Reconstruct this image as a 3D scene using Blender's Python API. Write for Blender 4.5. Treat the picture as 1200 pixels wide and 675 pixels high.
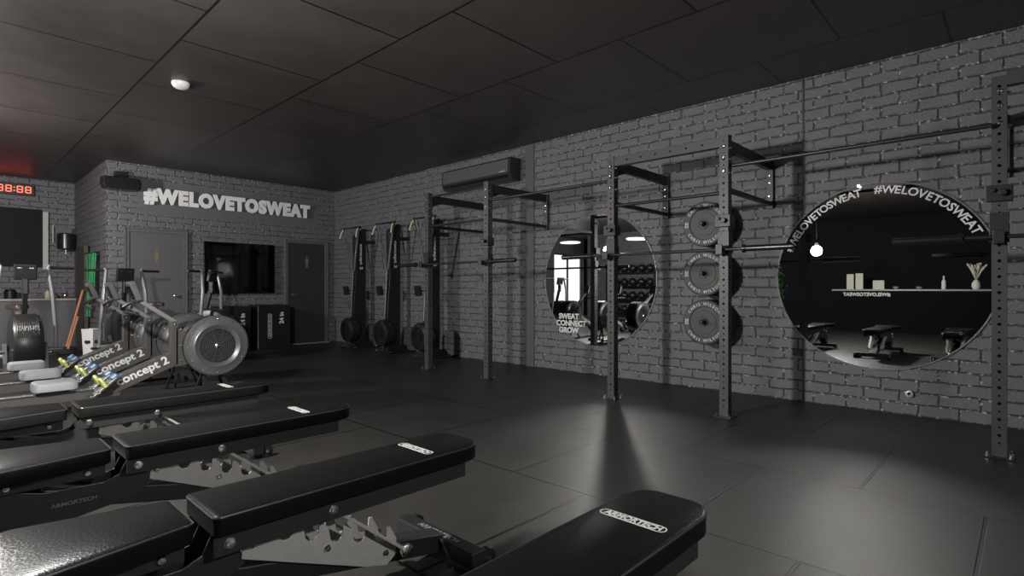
import bpy, bmesh, math, random
from mathutils import Vector, Matrix, Euler
random.seed(7)
C = bpy.context.scene
for o in list(bpy.data.objects): bpy.data.objects.remove(o)
PI = math.pi
# ------------------------------------------------------------------ camera
cam_d = bpy.data.cameras.new('camera'); cam = bpy.data.objects.new('camera', cam_d); C.collection.objects.link(cam)
cam.location = (0, 0, 1.15); cam.rotation_euler = (PI/2, 0, -math.radians(46.65))
cam_d.sensor_width = 36; cam_d.lens = 36*640/1200; cam_d.shift_y = 1.2/1200; cam_d.clip_start = .02
C.camera = cam
C.view_settings.view_transform = 'Standard'; C.view_settings.look = 'None'
C.view_settings.exposure = 1.12; C.view_settings.gamma = 1; C.view_settings.use_curve_mapping = False
# ------------------------------------------------------------------ world and main lights
w = bpy.data.worlds.new('world'); C.world = w; w.use_nodes = True
w.node_tree.nodes['Background'].inputs[0].default_value = (.92, .93, .95, 1)
w.node_tree.nodes['Background'].inputs[1].default_value = .85
W, D, H = 6.1, 11.15, 3.3          # right wall, back wall, ceiling
XB, DF, XL, YF = 1.97, 14.1, -7.4, -3.0   # alcove side wall, far wall, left wall, front wall
def lamp(name, kind, loc, power, col=(1, 1, 1), parent=None, **k):
    l = bpy.data.lights.new(name, kind); l.energy = power; l.color = col
    for a, b in k.items(): setattr(l, a, b)
    o = bpy.data.objects.new(name, l); C.collection.objects.link(o); o.location = loc
    if parent: o.parent = parent
    return o
L1 = dict(loc=(-.08, 3.1, 1.92), power=290, r=.10)
L2 = dict(loc=(-.70, 8.5, 2.24), power=215, r=.10)
SPOT = 48.0
RING = .55
def portal(loc, sx, sy, rot):
    l = bpy.data.lights.new('daylight_portal', 'AREA'); l.shape = 'RECTANGLE'; l.size = sx; l.size_y = sy; l.cycles.is_portal = True
    o = bpy.data.objects.new('daylight_portal', l); C.collection.objects.link(o); o.location = loc; o.rotation_euler = rot
portal((3.3, YF-.19, 1.425), 3.0, 1.75, (PI/2, 0, PI)); portal((-6.3, DF+.19, 1.31), 2.0, 2.6, (PI/2, 0, 0))
# ------------------------------------------------------------------ materials
MATS = {}
def mat(name, col, rough=.5, metal=0., var=.12, scale=30., bump=0., bscale=60., spec=.5, emit=None, es=1., coat=0.):
    if name in MATS: return MATS[name]
    m = bpy.data.materials.new(name); m.use_nodes = True; n = m.node_tree; b = n.nodes['Principled BSDF']
    b.inputs['Roughness'].default_value = rough; b.inputs['Metallic'].default_value = metal
    b.inputs['Specular IOR Level'].default_value = spec; b.inputs['Coat Weight'].default_value = coat
    tc = n.nodes.new('ShaderNodeTexCoord'); nz = n.nodes.new('ShaderNodeTexNoise')
    nz.inputs['Scale'].default_value = scale; nz.inputs['Detail'].default_value = 4
    n.links.new(tc.outputs['Object'], nz.inputs['Vector'])
    mx = n.nodes.new('ShaderNodeMix'); mx.data_type = 'RGBA'
    mx.inputs[6].default_value = tuple(c*(1-var) for c in col)+(1,); mx.inputs[7].default_value = tuple(min(1, c*(1+var)) for c in col)+(1,)
    n.links.new(nz.outputs['Fac'], mx.inputs[0]); n.links.new(mx.outputs[2], b.inputs['Base Color'])
    if bump:
        n2 = n.nodes.new('ShaderNodeTexNoise'); n2.inputs['Scale'].default_value = bscale; n2.inputs['Detail'].default_value = 5
        n.links.new(tc.outputs['Object'], n2.inputs['Vector'])
        bp = n.nodes.new('ShaderNodeBump'); bp.inputs['Strength'].default_value = bump; bp.inputs['Distance'].default_value = .01
        n.links.new(n2.outputs['Fac'], bp.inputs['Height']); n.links.new(bp.outputs[0], b.inputs['Normal'])
    if emit: b.inputs['Emission Color'].default_value = tuple(emit)+(1,); b.inputs['Emission Strength'].default_value = es
    MATS[name] = m; return m

def brick_mat(name, axes, col=(.142, .138, .152), mort=(.022, .021, .024), smooth=None):
    m = bpy.data.materials.new(name); m.use_nodes = True; t = m.node_tree; N = t.nodes; L = t.links; b = N['Principled BSDF']
    tc = N.new('ShaderNodeTexCoord'); sp = N.new('ShaderNodeSeparateXYZ'); L.new(tc.outputs['Object'], sp.inputs[0])
    cb = N.new('ShaderNodeCombineXYZ'); L.new(sp.outputs[axes[0]], cb.inputs[0]); L.new(sp.outputs[axes[1]], cb.inputs[1])
    nz = N.new('ShaderNodeTexNoise'); nz.inputs['Scale'].default_value = 9; nz.inputs['Detail'].default_value = 3; L.new(cb.outputs[0], nz.inputs['Vector'])
    su = N.new('ShaderNodeVectorMath'); su.operation = 'SUBTRACT'; su.inputs[1].default_value = (.5, .5, .5); L.new(nz.outputs['Color'], su.inputs[0])
    sc = N.new('ShaderNodeVectorMath'); sc.operation = 'SCALE'; sc.inputs['Scale'].default_value = .030; L.new(su.outputs[0], sc.inputs[0])
    ad = N.new('ShaderNodeVectorMath'); L.new(cb.outputs[0], ad.inputs[0]); L.new(sc.outputs[0], ad.inputs[1])
    def brick(ms, sm):
        k = N.new('ShaderNodeTexBrick'); k.inputs['Scale'].default_value = 1; k.inputs['Mortar Size'].default_value = ms
        k.inputs['Mortar Smooth'].default_value = sm; k.inputs['Brick Width'].default_value = .285; k.inputs['Row Height'].default_value = .106
        k.inputs['Color1'].default_value = (1, 1, 1, 1); k.inputs['Color2'].default_value = (.72, .72, .72, 1); k.inputs['Mortar'].default_value = (0, 0, 0, 1)
        L.new(ad.outputs[0], k.inputs['Vector']); return k
    k = brick(.017, .55)
    # thin crack line where brick meets mortar
    k2 = brick(.0048, .5); k3 = brick(.013, .8)
    inv = N.new('ShaderNodeMath'); inv.operation = 'SUBTRACT'; inv.inputs[0].default_value = 1; L.new(k3.outputs['Fac'], inv.inputs[1])
    fine = N.new('ShaderNodeTexNoise'); fine.inputs['Scale'].default_value = 55; fine.inputs['Detail'].default_value = 6; L.new(cb.outputs[0], fine.inputs['Vector'])
    big = N.new('ShaderNodeTexNoise'); big.inputs['Scale'].default_value = 5; big.inputs['Detail'].default_value = 4; L.new(cb.outputs[0], big.inputs['Vector'])
    # smooth rendered zone
    if smooth:
        x0, x1, z0, z1 = smooth
        def ramp(out, a, bb):
            r = N.new('ShaderNodeMapRange'); r.interpolation_type = 'SMOOTHSTEP'; r.inputs[1].default_value = a; r.inputs[2].default_value = bb; L.new(out, r.inputs[0]); return r.outputs[0]
        def mul(a, c_):
            q = N.new('ShaderNodeMath'); q.operation = 'MULTIPLY'; L.new(a, q.inputs[0]); L.new(c_, q.inputs[1]); return q.outputs[0]
        s = mul(mul(ramp(sp.outputs[axes[0]], x0, x0+.12), ramp(sp.outputs[axes[0]], x1, x1-.12)), mul(ramp(sp.outputs[axes[1]], z0, z0+.1), ramp(sp.outputs[axes[1]], z1, z1-.08)))
    hm = N.new('ShaderNodeMath'); hm.operation = 'MULTIPLY_ADD'; hm.inputs[1].default_value = .55; L.new(fine.outputs['Fac'], hm.inputs[0]); L.new(inv.outputs[0], hm.inputs[2])
    bp = N.new('ShaderNodeBump'); bp.inputs['Distance'].default_value = .010; bp.inputs['Strength'].default_value = 1.
    L.new(hm.outputs[0], bp.inputs['Height']); L.new(bp.outputs[0], b.inputs['Normal'])
    c1 = N.new('ShaderNodeMix'); c1.data_type = 'RGBA'; c1.inputs[6].default_value = tuple(x*.8 for x in col)+(1,); c1.inputs[7].default_value = tuple(x*1.25 for x in col)+(1,)
    L.new(big.outputs['Fac'], c1.inputs[0])
    c2 = N.new('ShaderNodeMix'); c2.data_type = 'RGBA'; c2.inputs[7].default_value = tuple(mort)+(1,); L.new(c1.outputs[2], c2.inputs[6]); L.new(k2.outputs['Fac'], c2.inputs[0])
    # pale specks on brick edges: chipped paint plus glints of light painted in
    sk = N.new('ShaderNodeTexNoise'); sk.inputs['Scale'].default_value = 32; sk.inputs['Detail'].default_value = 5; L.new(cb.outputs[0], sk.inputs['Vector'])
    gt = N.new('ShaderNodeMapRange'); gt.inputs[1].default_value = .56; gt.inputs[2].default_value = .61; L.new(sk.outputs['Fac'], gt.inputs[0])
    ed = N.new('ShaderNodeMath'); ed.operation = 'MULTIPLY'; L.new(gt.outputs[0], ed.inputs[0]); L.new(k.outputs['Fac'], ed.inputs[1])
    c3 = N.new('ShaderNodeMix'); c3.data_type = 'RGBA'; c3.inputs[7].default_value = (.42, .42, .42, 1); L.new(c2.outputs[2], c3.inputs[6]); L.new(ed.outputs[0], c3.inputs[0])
    out = c3.outputs[2]
    if smooth:
        c4 = N.new('ShaderNodeMix'); c4.data_type = 'RGBA'; c4.inputs[7].default_value = tuple(x*.95 for x in col)+(1,); L.new(out, c4.inputs[6]); L.new(s, c4.inputs[0]); out = c4.outputs[2]
        q = N.new('ShaderNodeMath'); q.operation = 'MULTIPLY_ADD'; q.inputs[1].default_value = -.85; q.inputs[2].default_value = .9; L.new(s, q.inputs[0]); L.new(q.outputs[0], bp.inputs['Strength'])
    L.new(out, b.inputs['Base Color']); b.inputs['Roughness'].default_value = .55; b.inputs['Specular IOR Level'].default_value = .45
    MATS[name] = m; return m

def tile_mat(name, col, wid, row, offx, offy, rough, bump, gap=.004, gapcol=.3, swap=True, spk=0.):
    m = bpy.data.materials.new(name); m.use_nodes = True; t = m.node_tree; N = t.nodes; L = t.links; b = N['Principled BSDF']
    tc = N.new('ShaderNodeTexCoord'); sp = N.new('ShaderNodeSeparateXYZ'); L.new(tc.outputs['Object'], sp.inputs[0])
    ax = N.new('ShaderNodeMath'); ax.inputs[1].default_value = -offy+100*wid; L.new(sp.outputs[1], ax.inputs[0])
    ay = N.new('ShaderNodeMath'); ay.inputs[1].default_value = -offx+100*row; L.new(sp.outputs[0], ay.inputs[0])
    cb = N.new('ShaderNodeCombineXYZ'); L.new(ax.outputs[0], cb.inputs[0]); L.new(ay.outputs[0], cb.inputs[1])
    k = N.new('ShaderNodeTexBrick'); k.inputs['Scale'].default_value = 1; k.inputs['Mortar Size'].default_value = gap; k.inputs['Mortar Smooth'].default_value = .3
    k.inputs['Brick Width'].default_value = wid; k.inputs['Row Height'].default_value = row
    k.inputs['Color1'].default_value = tuple(c*.88 for c in col)+(1,); k.inputs['Color2'].default_value = tuple(c*1.1 for c in col)+(1,); k.inputs['Mortar'].default_value = tuple(c*gapcol for c in col)+(1,)
    L.new(cb.outputs[0], k.inputs['Vector'])
    nz = N.new('ShaderNodeTexNoise'); nz.inputs['Scale'].default_value = 2.2; nz.inputs['Detail'].default_value = 8; nz.inputs['Roughness'].default_value = .65; L.new(tc.outputs['Object'], nz.inputs['Vector'])
    mr = N.new('ShaderNodeMapRange'); mr.inputs[3].default_value = .65; mr.inputs[4].default_value = 1.35; L.new(nz.outputs['Fac'], mr.inputs[0])
    mu = N.new('ShaderNodeVectorMath'); mu.operation = 'SCALE'; L.new(k.outputs['Color'], mu.inputs[0]); L.new(mr.outputs[0], mu.inputs['Scale'])
    L.new(mu.outputs[0], b.inputs['Base Color'])
    fn = N.new('ShaderNodeTexNoise'); fn.inputs['Scale'].default_value = 130; fn.inputs['Detail'].default_value = 3; L.new(tc.outputs['Object'], fn.inputs['Vector'])
    h = N.new('ShaderNodeMath'); h.operation = 'MULTIPLY_ADD'; h.inputs[1].default_value = -2.; L.new(k.outputs['Fac'], h.inputs[0]); L.new(fn.outputs['Fac'], h.inputs[2])
    bp = N.new('ShaderNodeBump'); bp.inputs['Strength'].default_value = bump; bp.inputs['Distance'].default_value = .003; L.new(h.outputs[0], bp.inputs['Height']); L.new(bp.outputs[0], b.inputs['Normal'])
    r2 = N.new('ShaderNodeMapRange'); r2.inputs[3].default_value = rough-.08; r2.inputs[4].default_value = rough+.1; L.new(nz.outputs['Fac'], r2.inputs[0]); L.new(r2.outputs[0], b.inputs['Roughness'])
    MATS[name] = m; return m

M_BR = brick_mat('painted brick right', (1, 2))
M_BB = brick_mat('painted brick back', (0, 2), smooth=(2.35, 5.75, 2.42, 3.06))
M_FLOOR = tile_mat('rubber floor tile', (.023, .0215, .0195), 1.10, 1.15, 2.50, .70, .44, .45, gap=.010, gapcol=.03)
M_CEIL = tile_mat('black ceiling board', (.044, .037, .035), 1.38, 1.30, 1.46, 1.86, .42, .12, gap=.012, gapcol=.08)
M_PLAIN = mat('charcoal plaster', (.09, .088, .095), .6, bump=.1)
M_BLACK = mat('black powder coat', (.012, .012, .013), .42, bump=.05)
M_SATIN = mat('black satin plastic', (.016, .016, .017), .24)
M_GLOSSB = mat('gloss black', (.004, .004, .005), .08, spec=.6)
M_STEEL = mat('grey rack steel', (.058, .057, .055), .45, metal=.1, bump=.05, bscale=200)
M_DSTEEL = mat('dark steel', (.035, .034, .034), .36, metal=.4, bump=.04, bscale=150)
M_RAW = mat('brushed steel', (.48, .47, .45), .38, metal=.4, bump=.05, bscale=200)
M_CHROME = mat('bright bolt', (.75, .74, .72), .22, metal=1.)
M_VINYL = mat('black vinyl', (.0065, .0064, .0062), .30, bump=.14, bscale=110, spec=.06)
M_PIPE = mat('piping', (.03, .03, .031), .3)
M_WHITE = mat('white lettering', (.62, .62, .62), .5)
M_BRIGHT = mat('white decal', (.75, .75, .74), .45)
M_RUB = mat('black rubber', (.014, .014, .014), .55, bump=.1)
M_PLATE = mat('grey bumper rubber', (.058, .057, .056), .5, bump=.08, bscale=120)
M_ERG = mat('erg grey', (.10, .10, .10), .38, metal=.25)
M_ERGL = mat('erg light grey', (.22, .22, .22), .35, metal=.3)
M_BEAM = mat('erg beam charcoal', (.06, .056, .054), .42)
M_SEAT = mat('pale grey moulded seat', (.27, .27, .285), .5, bump=.05)
M_LOGO = mat('logo grey white', (.42, .42, .41), .5)
M_MIRROR = mat('mirror', (.72, .74, .74), .0, metal=1., var=0)
M_DOOR = mat('door charcoal', (.12, .115, .125), .45, bump=.02)
M_DOORD = mat('door dark', (.035, .036, .045), .45)
M_TAPE = mat('pale handle tape', (.60, .58, .38), .5)
M_YEL = mat('lime strap', (.36, .41, .10), .5)
M_BLUE = mat('blue plastic', (.05, .12, .22), .4)
M_GREEN = mat('green band rubber', (.05, .48, .16), .45)
M_WOOD = mat('orange wood', (.48, .20, .09), .5, scale=14)
M_LEAF = mat('green foliage', (.05, .14, .03), .5, var=.6, scale=12)
M_CREAM = mat('cream paper', (.62, .58, .48), .6)
M_RED = mat('red led', (.5, .02, .02), .4, emit=(1, .14, .09), es=1.0)
M_ADDED_LENS = mat('added lens glow', (.9, .9, .9), .4, emit=(1, .98, .94), es=30)  # glowing lens of the spotlights added at the mirrors
M_RING = mat('ring lamp glow', (.9, .9, .9), .4, emit=(1, .96, .9), es=RING)
M_SCREEN = mat('screen glass', (.002, .002, .002), .05, spec=.7, var=0)
def glass():
    m = bpy.data.materials.new('window glass'); m.use_nodes = True; t = m.node_tree; t.nodes.clear()
    o = t.nodes.new('ShaderNodeOutputMaterial'); tr = t.nodes.new('ShaderNodeBsdfTransparent'); g = t.nodes.new('ShaderNodeBsdfGlossy'); g.inputs['Roughness'].default_value = .02
    mx = t.nodes.new('ShaderNodeMixShader'); mx.inputs[0].default_value = .05; t.links.new(tr.outputs[0], mx.inputs[1]); t.links.new(g.outputs[0], mx.inputs[2]); t.links.new(mx.outputs[0], o.inputs[0]); return m
M_GLASS = glass()
# ------------------------------------------------------------------ mesh builder
def V(*a): return Vector(a)
class MB:
    def __init__(s): s.b = bmesh.new(); s.mi = 0
    def face(s, vs):
        try: f = s.b.faces.new(vs); f.material_index = s.mi; return f
        except ValueError: return None
    def box(s, c, d, rot=None):
        m = rot.to_4x4() if rot else Matrix(); q = []
        for z in (-1, 1):
            for y in (-1, 1):
                for x in (-1, 1):
                    q.append(s.b.verts.new(Vector(c)+m.to_3x3() @ V(x*d[0]/2, y*d[1]/2, z*d[2]/2)))
        for i in ((0, 2, 3, 1), (4, 5, 7, 6), (0, 1, 5, 4), (2, 6, 7, 3), (0, 4, 6, 2), (1, 3, 7, 5)): s.face([q[j] for j in i])
        return s
    def bx(s, x0, x1, y0, y1, z0, z1): return s.box(((x0+x1)/2, (y0+y1)/2, (z0+z1)/2), (x1-x0, y1-y0, z1-z0))
    def bar(s, a, b, w, h, up=(0, 0, 1)):
        a, b = Vector(a), Vector(b); d = (b-a); l = d.length; d.normalize(); u = Vector(up)
        r = d.cross(u).normalized(); u = r.cross(d)
        return s.box((a+b)/2, (l, w, h), Matrix((d, r, u)).transposed())
    def cyl(s, a, b, r, n=16, r2=None):
        return s.lathe([(r, 0), (r2 if r2 is not None else r, (Vector(b)-Vector(a)).length)], a, Vector(b)-Vector(a), n)
    def lathe(s, prof, o, ax, n=32, closed=True):
        ax = Vector(ax).normalized(); t = V(0, 0, 1) if abs(ax.z) < .9 else V(1, 0, 0); u = ax.cross(t).normalized(); v = ax.cross(u); R = []
        o = Vector(o)
        for r, h in prof:
            if r < 1e-6: R.append([s.b.verts.new(o+ax*h)])
            else: R.append([s.b.verts.new(o+ax*h+(u*math.cos(2*PI*i/n)+v*math.sin(2*PI*i/n))*r) for i in range(n)])
        for A, B in zip(R, R[1:]):
            for i in range(n):
                j = (i+1) % n
                if len(A) == 1 and len(B) == 1: continue
                if len(A) == 1: s.face([A[0], B[j], B[i]])
                elif len(B) == 1: s.face([A[i], A[j], B[0]])
                else: s.face([A[i], A[j], B[j], B[i]])
        if closed:
            if len(R[0]) > 1: s.face(list(reversed(R[0])))
            if len(R[-1]) > 1: s.face(R[-1])
        return s
    def tube(s, pts, r, n=10, loop=False):
        P = [Vector(p) for p in pts]; R = []; pu = None; k = len(P)
        for i, p in enumerate(P):
            a = P[(i-1) % k] if (i or loop) else p; b = P[(i+1) % k] if (i < k-1 or loop) else p
            d = (b-a).normalized()
            if pu is None: t = V(0, 0, 1) if abs(d.z) < .9 else V(1, 0, 0); u = d.cross(t).normalized()
            else: u = (pu-d*pu.dot(d)).normalized()
            pu = u; v = d.cross(u); rr = r[i] if isinstance(r, (list, tuple)) else r
            R.append([s.b.verts.new(p+(u*math.cos(2*PI*j/n)+v*math.sin(2*PI*j/n))*rr) for j in range(n)])
        for i in range(k if loop else k-1):
            A, B = R[i], R[(i+1) % k]
            for j in range(n): s.face([A[j], A[(j+1) % n], B[(j+1) % n], B[j]])
        if not loop: s.face(list(reversed(R[0]))); s.face(R[-1])
        return s
    def prism(s, poly, o, u, v, t):
        """poly (a,b) on axes u,v from o, thickness vector t"""
        o, u, v, t = map(Vector, (o, u, v, t)); A = [s.b.verts.new(o+u*a+v*b) for a, b in poly]; B = [s.b.verts.new(x.co+t) for x in A]
        n = len(A); s.face(A[::-1]); s.face(B)
        for i in range(n): s.face([A[i], A[(i+1) % n], B[(i+1) % n], B[i]])
        return s
    def text(s, string, o, u, v, size, depth=.002, off=0., wscale=1., width=None, align='CENTER', bev=0., space=1.):
        c = bpy.data.curves.new('t', 'FONT'); c.body = string; c.space_character = space; c.size = size; c.extrude = depth/2; c.offset = off; c.bevel_depth = bev
        c.align_x = align; c.align_y = 'CENTER'; c.resolution_u = 3; c.fill_mode = 'BOTH'
        ob = bpy.data.objects.new('t', c); me = ob.to_mesh()
        o, u, v = Vector(o), Vector(u).normalized(), Vector(v).normalized(); nrm = u.cross(v)
        xs = [q.co.x for q in me.vertices]; k = wscale
        if width: k = width/(max(xs)-min(xs))
        cx = (max(xs)+min(xs))/2 if align == 'CENTER' else 0; ys = [q.co.y for q in me.vertices]; cy_ = (max(ys)+min(ys))/2
        m = [s.b.verts.new(o+u*(q.co.x-cx)*k+v*(q.co.y-cy_)+nrm*(q.co.z+depth/2)) for q in me.vertices]
        for p in me.polygons: s.face([m[i] for i in p.vertices])
        ob.to_mesh_clear(); bpy.data.objects.remove(ob); bpy.data.curves.remove(c); return s
    def build(s, name, m, parent=None, bevel=0., smooth=False, seg=2, loc=None):
        bmesh.ops.recalc_face_normals(s.b, faces=s.b.faces)
        me = bpy.data.meshes.new(name); s.b.to_mesh(me); s.b.free()
        for x in (m if isinstance(m, (list, tuple)) else [m]): me.materials.append(x)
        o = bpy.data.objects.new(name, me); C.collection.objects.link(o)
        if parent: o.parent = parent
        if loc: o.location = loc
        if smooth:
            me.polygons.foreach_set('use_smooth', [True]*len(me.polygons)); me.update()
            md = o.modifiers.new('split', 'EDGE_SPLIT'); md.split_angle = math.radians(35)
        if bevel:
            b = o.modifiers.new('bevel', 'BEVEL'); b.width = bevel; b.segments = seg; b.limit_method = 'ANGLE'; b.angle_limit = math.radians(40)
        return o
def each(mb, name, m, parent, smooth=False):
    '''every loose piece of the builder becomes a part of its own'''
    bm = mb.b; bm.verts.ensure_lookup_table(); bmesh.ops.recalc_face_normals(bm, faces=bm.faces); seen = set()
    for v0 in bm.verts:
        if v0.index in seen: continue
        comp = []; st = [v0]; seen.add(v0.index)
        while st:
            v = st.pop(); comp.append(v)
            for e in v.link_edges:
                q = e.other_vert(v)
                if q.index not in seen: seen.add(q.index); st.append(q)
        ids = {v.index: i for i, v in enumerate(comp)}; cen = sum((v.co for v in comp), Vector())/len(comp)
        fs = {f for v in comp for f in v.link_faces}
        me = bpy.data.meshes.new(name); me.from_pydata([tuple(v.co-cen) for v in comp], [], [[ids[v.index] for v in f.verts] for f in fs]); me.materials.append(m)
        o = bpy.data.objects.new(name, me); C.collection.objects.link(o); o.parent = parent; o.location = cen
    bm.free()
def thing(name, label, cat, loc=(0, 0, 0), rz=0, group=None):
    o = bpy.data.objects.new(name, None); C.collection.objects.link(o); o.location = loc; o.rotation_euler = (0, 0, rz); o.empty_display_size = .1
    return tag(o, label, cat, group)
def tag(o, label, cat, group=None):
    o['label'] = label; o['category'] = cat
    if group: o['group'] = group
    return o
def struct(o): o['kind'] = 'structure'; return o
def kids(o, L): return [c for c in L if c.parent == o]
def dup(root, loc, label, rz=None):
    al = list(bpy.data.objects)
    def cp(o, par):
        c = o.copy(); C.collection.objects.link(c)
        if par: c.parent = par
        for ch in kids(o, al): cp(ch, c)
        return c
    r = cp(root, None); r.location = loc; r['label'] = label
    if rz is not None: r.rotation_euler = (0, 0, rz)
    return r
X, Y, Z = V(1, 0, 0), V(0, 1, 0), V(0, 0, 1)
# ------------------------------------------------------------------ room shell
T = .2
struct(MB().bx(XL-T, W+T, YF-T, DF+T, -T, 0).build('floor', M_FLOOR))
struct(MB().bx(XL-T, W+T, YF-T, DF+T, H, H+T).build('ceiling', M_CEIL))
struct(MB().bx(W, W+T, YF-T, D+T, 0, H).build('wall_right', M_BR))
# back wall with the two toilet doors in it
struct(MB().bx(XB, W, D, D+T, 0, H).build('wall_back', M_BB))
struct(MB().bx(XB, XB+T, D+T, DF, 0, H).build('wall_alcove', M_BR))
# far wall with the big glazed opening at its left end
GX0, GX1, GZ = -7.3, -5.3, 2.62
b = MB(); b.bx(XL, GX0, DF, DF+T, 0, H); b.bx(GX1, XB+T, DF, DF+T, 0, H); b.bx(GX0, GX1, DF, DF+T, GZ, H)
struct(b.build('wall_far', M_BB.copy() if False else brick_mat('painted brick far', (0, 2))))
struct(MB().bx(XL-T, XL, YF-T, DF+T, 0, H).build('wall_left', mat('black plaster', (.004, .0045, .008), .7, bump=.1, spec=.15)))
FX0, FX1, FZ0, FZ1 = 1.8, 4.8, .55, 2.3
b = MB(); b.bx(XL, FX0, YF-T, YF, 0, H); b.bx(FX1, W, YF-T, YF, 0, H); b.bx(FX0, FX1, YF-T, YF, 0, FZ0); b.bx(FX0, FX1, YF-T, YF, FZ1, H)
struct(b.build('wall_front', M_PLAIN))
def window(name, x0, x1, z0, z1, y, nx):
    f = MB(); t = .05
    f.bx(x0, x1, y-.04, y+.04, z0, z0+t); f.bx(x0, x1, y-.04, y+.04, z1-t, z1)
    for i in range(nx+1):
        xx = x0+(x1-x0-t)*i/nx; f.bx(xx, xx+t, y-.04, y+.04, z0+t, z1-t)
    o = struct(f.build(name, M_BLACK, bevel=.004))
    MB().bx(x0+t, x1-t, y-.004, y+.004, z0+t, z1-t).build('pane', M_GLASS, o); return o
window('window_1', GX0, GX1, 0, GZ, DF+.1, 2)
window('window_2', FX0, FX1, FZ0, FZ1, YF-.1, 2)
# pilaster strip and joint on the right wall
struct(MB().bx(W-.018, W, 5.30, 5.47, 0, H).build('trim_1', M_PLAIN, bevel=.004))
struct(MB().bx(W-.006, W+.0, 1.655, 1.675, 0, H).build('trim_2', M_BLACK))
# toilet doors
def toilet_door(name, x0, x1, top, leaf_m, frame_m, female, hx):
    fw = .07
    f = MB(); f.bx(x0, x0+fw, D-.05, D, 0, top); f.bx(x1-fw, x1, D-.05, D, 0, top); f.bx(x0+fw, x1-fw, D-.05, D, top-fw, top)
    f.bx(x0-.0, x0+.02, D-.065, D-.05, 0, top); f.bx(x1-.02, x1, D-.065, D-.05, 0, top); f.bx(x0, x1, D-.065, D-.05, top-.02, top)
    o = struct(f.build(name, frame_m, bevel=.004))
    MB().bx(x0+fw, x1-fw, D-.03, D-.001, .012, top-fw).build('door_leaf', leaf_m, o, bevel=.003)
    h = MB(); zc = 1.03; h.lathe([(.026, 0), (.026, .008), (.012, .012), (.012, .03), (.026, .038), (.03, .055), (.022, .07), (0, .073)], (hx, D-.03, zc), -Y, 20)
    h.lathe([(.02, 0), (.02, .012), (0, .014)], (hx+(.06 if female else -.06)*0+.07, D-.03, zc), -Y, 16)
    h.build('door_knob', M_CHROME, o, smooth=True)
    cx = (x0+x1)/2; s_ = MB(); zz = 1.72
    s_.lathe([(.020, 0), (.020, .006)], (cx, D-.031, zz+.10), -Y, 16)
    if female: body = [(-.02, .072), (.02, .072), (.045, -.03), (.018, -.03), (.018, -.11), (-.018, -.11), (-.018, -.03), (-.045, -.03)]
    else: body = [(-.035, .07), (.035, .07), (.035, -.03), (.02, -.03), (.02, -.12), (-.02, -.12), (-.02, -.03), (-.035, -.03)]
    s_.prism(body, (cx, D-.031, zz), X, Z, (0, -.006, 0))
    s_.build('toilet_symbol', mat('brass symbol', (.42, .36, .26), .35, metal=.7), o)
    return o
toilet_door('door_1', 2.216, 3.17, 2.20, M_DOOR, M_DOOR, True, 2.98)
d2 = toilet_door('door_2', 4.965, 5.91, 2.18, M_DOORD, M_DOOR, False, 5.13)
MB().bx(5.0, 5.88, D-.16, D-.05, 0, .018).build('door_threshold', M_RAW, d2)
# ------------------------------------------------------------------ wall lettering on the back wall
o = MB().text('#WELOVETOSWEAT', (3.99, D-.045, 2.77), X, Z, .335, depth=.03, off=.020, width=3.0, bev=.003, space=1.16).build('wall_lettering', mat('sign face', (.88, .88, .88), .45))
tag(o, 'raised pale grey #WELOVETOSWEAT lettering on dark brick wall above the doors', 'sign')
# ------------------------------------------------------------------ power rig
UX = 4.9; UW = .08
rig = thing('power_rig', 'grey steel wall-mounted pull-up rig with perforated uprights along the right brick wall', 'gym rig', (UX, 3.2, 0))
OY = 3.2
ups = [(.02+.10, .14, 2.60), (.0, 1.98, 2.53), (0, 3.17, 2.53), (0, 5.05, 2.53), (0, 6.28, 2.53)]
ups += [(0.1, -1.05, 2.60)]
def upright(dx, y, top):
    b = MB(); y -= OY; h = UW/2; t = .005
    b.bx(dx-h, dx+h, y-h, y+h, .008, top)
    b.mi = 1; z = .1; k = 0
    while z < top-.05:
        r = .011 if k % 2 else .0065
        b.cyl((dx-h-.0008, y, z), (dx-h+.002, y, z), r, 10); b.cyl((dx, y-h-.0008, z), (dx, y-h+.002, z), r, 10)
        b.cyl((dx, y+h-.002, z), (dx, y+h+.0008, z), r, 10)
        z += .054; k += 1
    o = b.build('upright', [M_STEEL, M_GLOSSB], rig)
    b = MB(); b.bx(dx-h-.04, dx+h+.03, y-h-.04, y+h+.04, 0, .008); b.build('base_plate', M_DSTEEL, o, bevel=.002)
    b = MB()
    for sx, sy in ((-1, -1), (-1, 1), (1, -1)): b.lathe([(.014, 0), (.014, .010), (.007, .012), (.007, .03), (0, .032)], (dx+sx*(h+.02), y+sy*(h+.02), .008), Z, 8)
    for zz in (top-.10, top-.20, top-.32):
        b.lathe([(.016, 0), (.016, .006), (.009, .012), (0, .013)], (dx-h, y, zz), -X, 8)
        b.lathe([(.012, 0), (.012, .010), (.008, .022), (0, .023)], (dx-.02, y-h, zz-.02), -Y, 8)
    b.b.verts.index_update(); each(b, 'bolt', M_CHROME, o)
for u_ in ups: upright(*u_)
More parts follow.
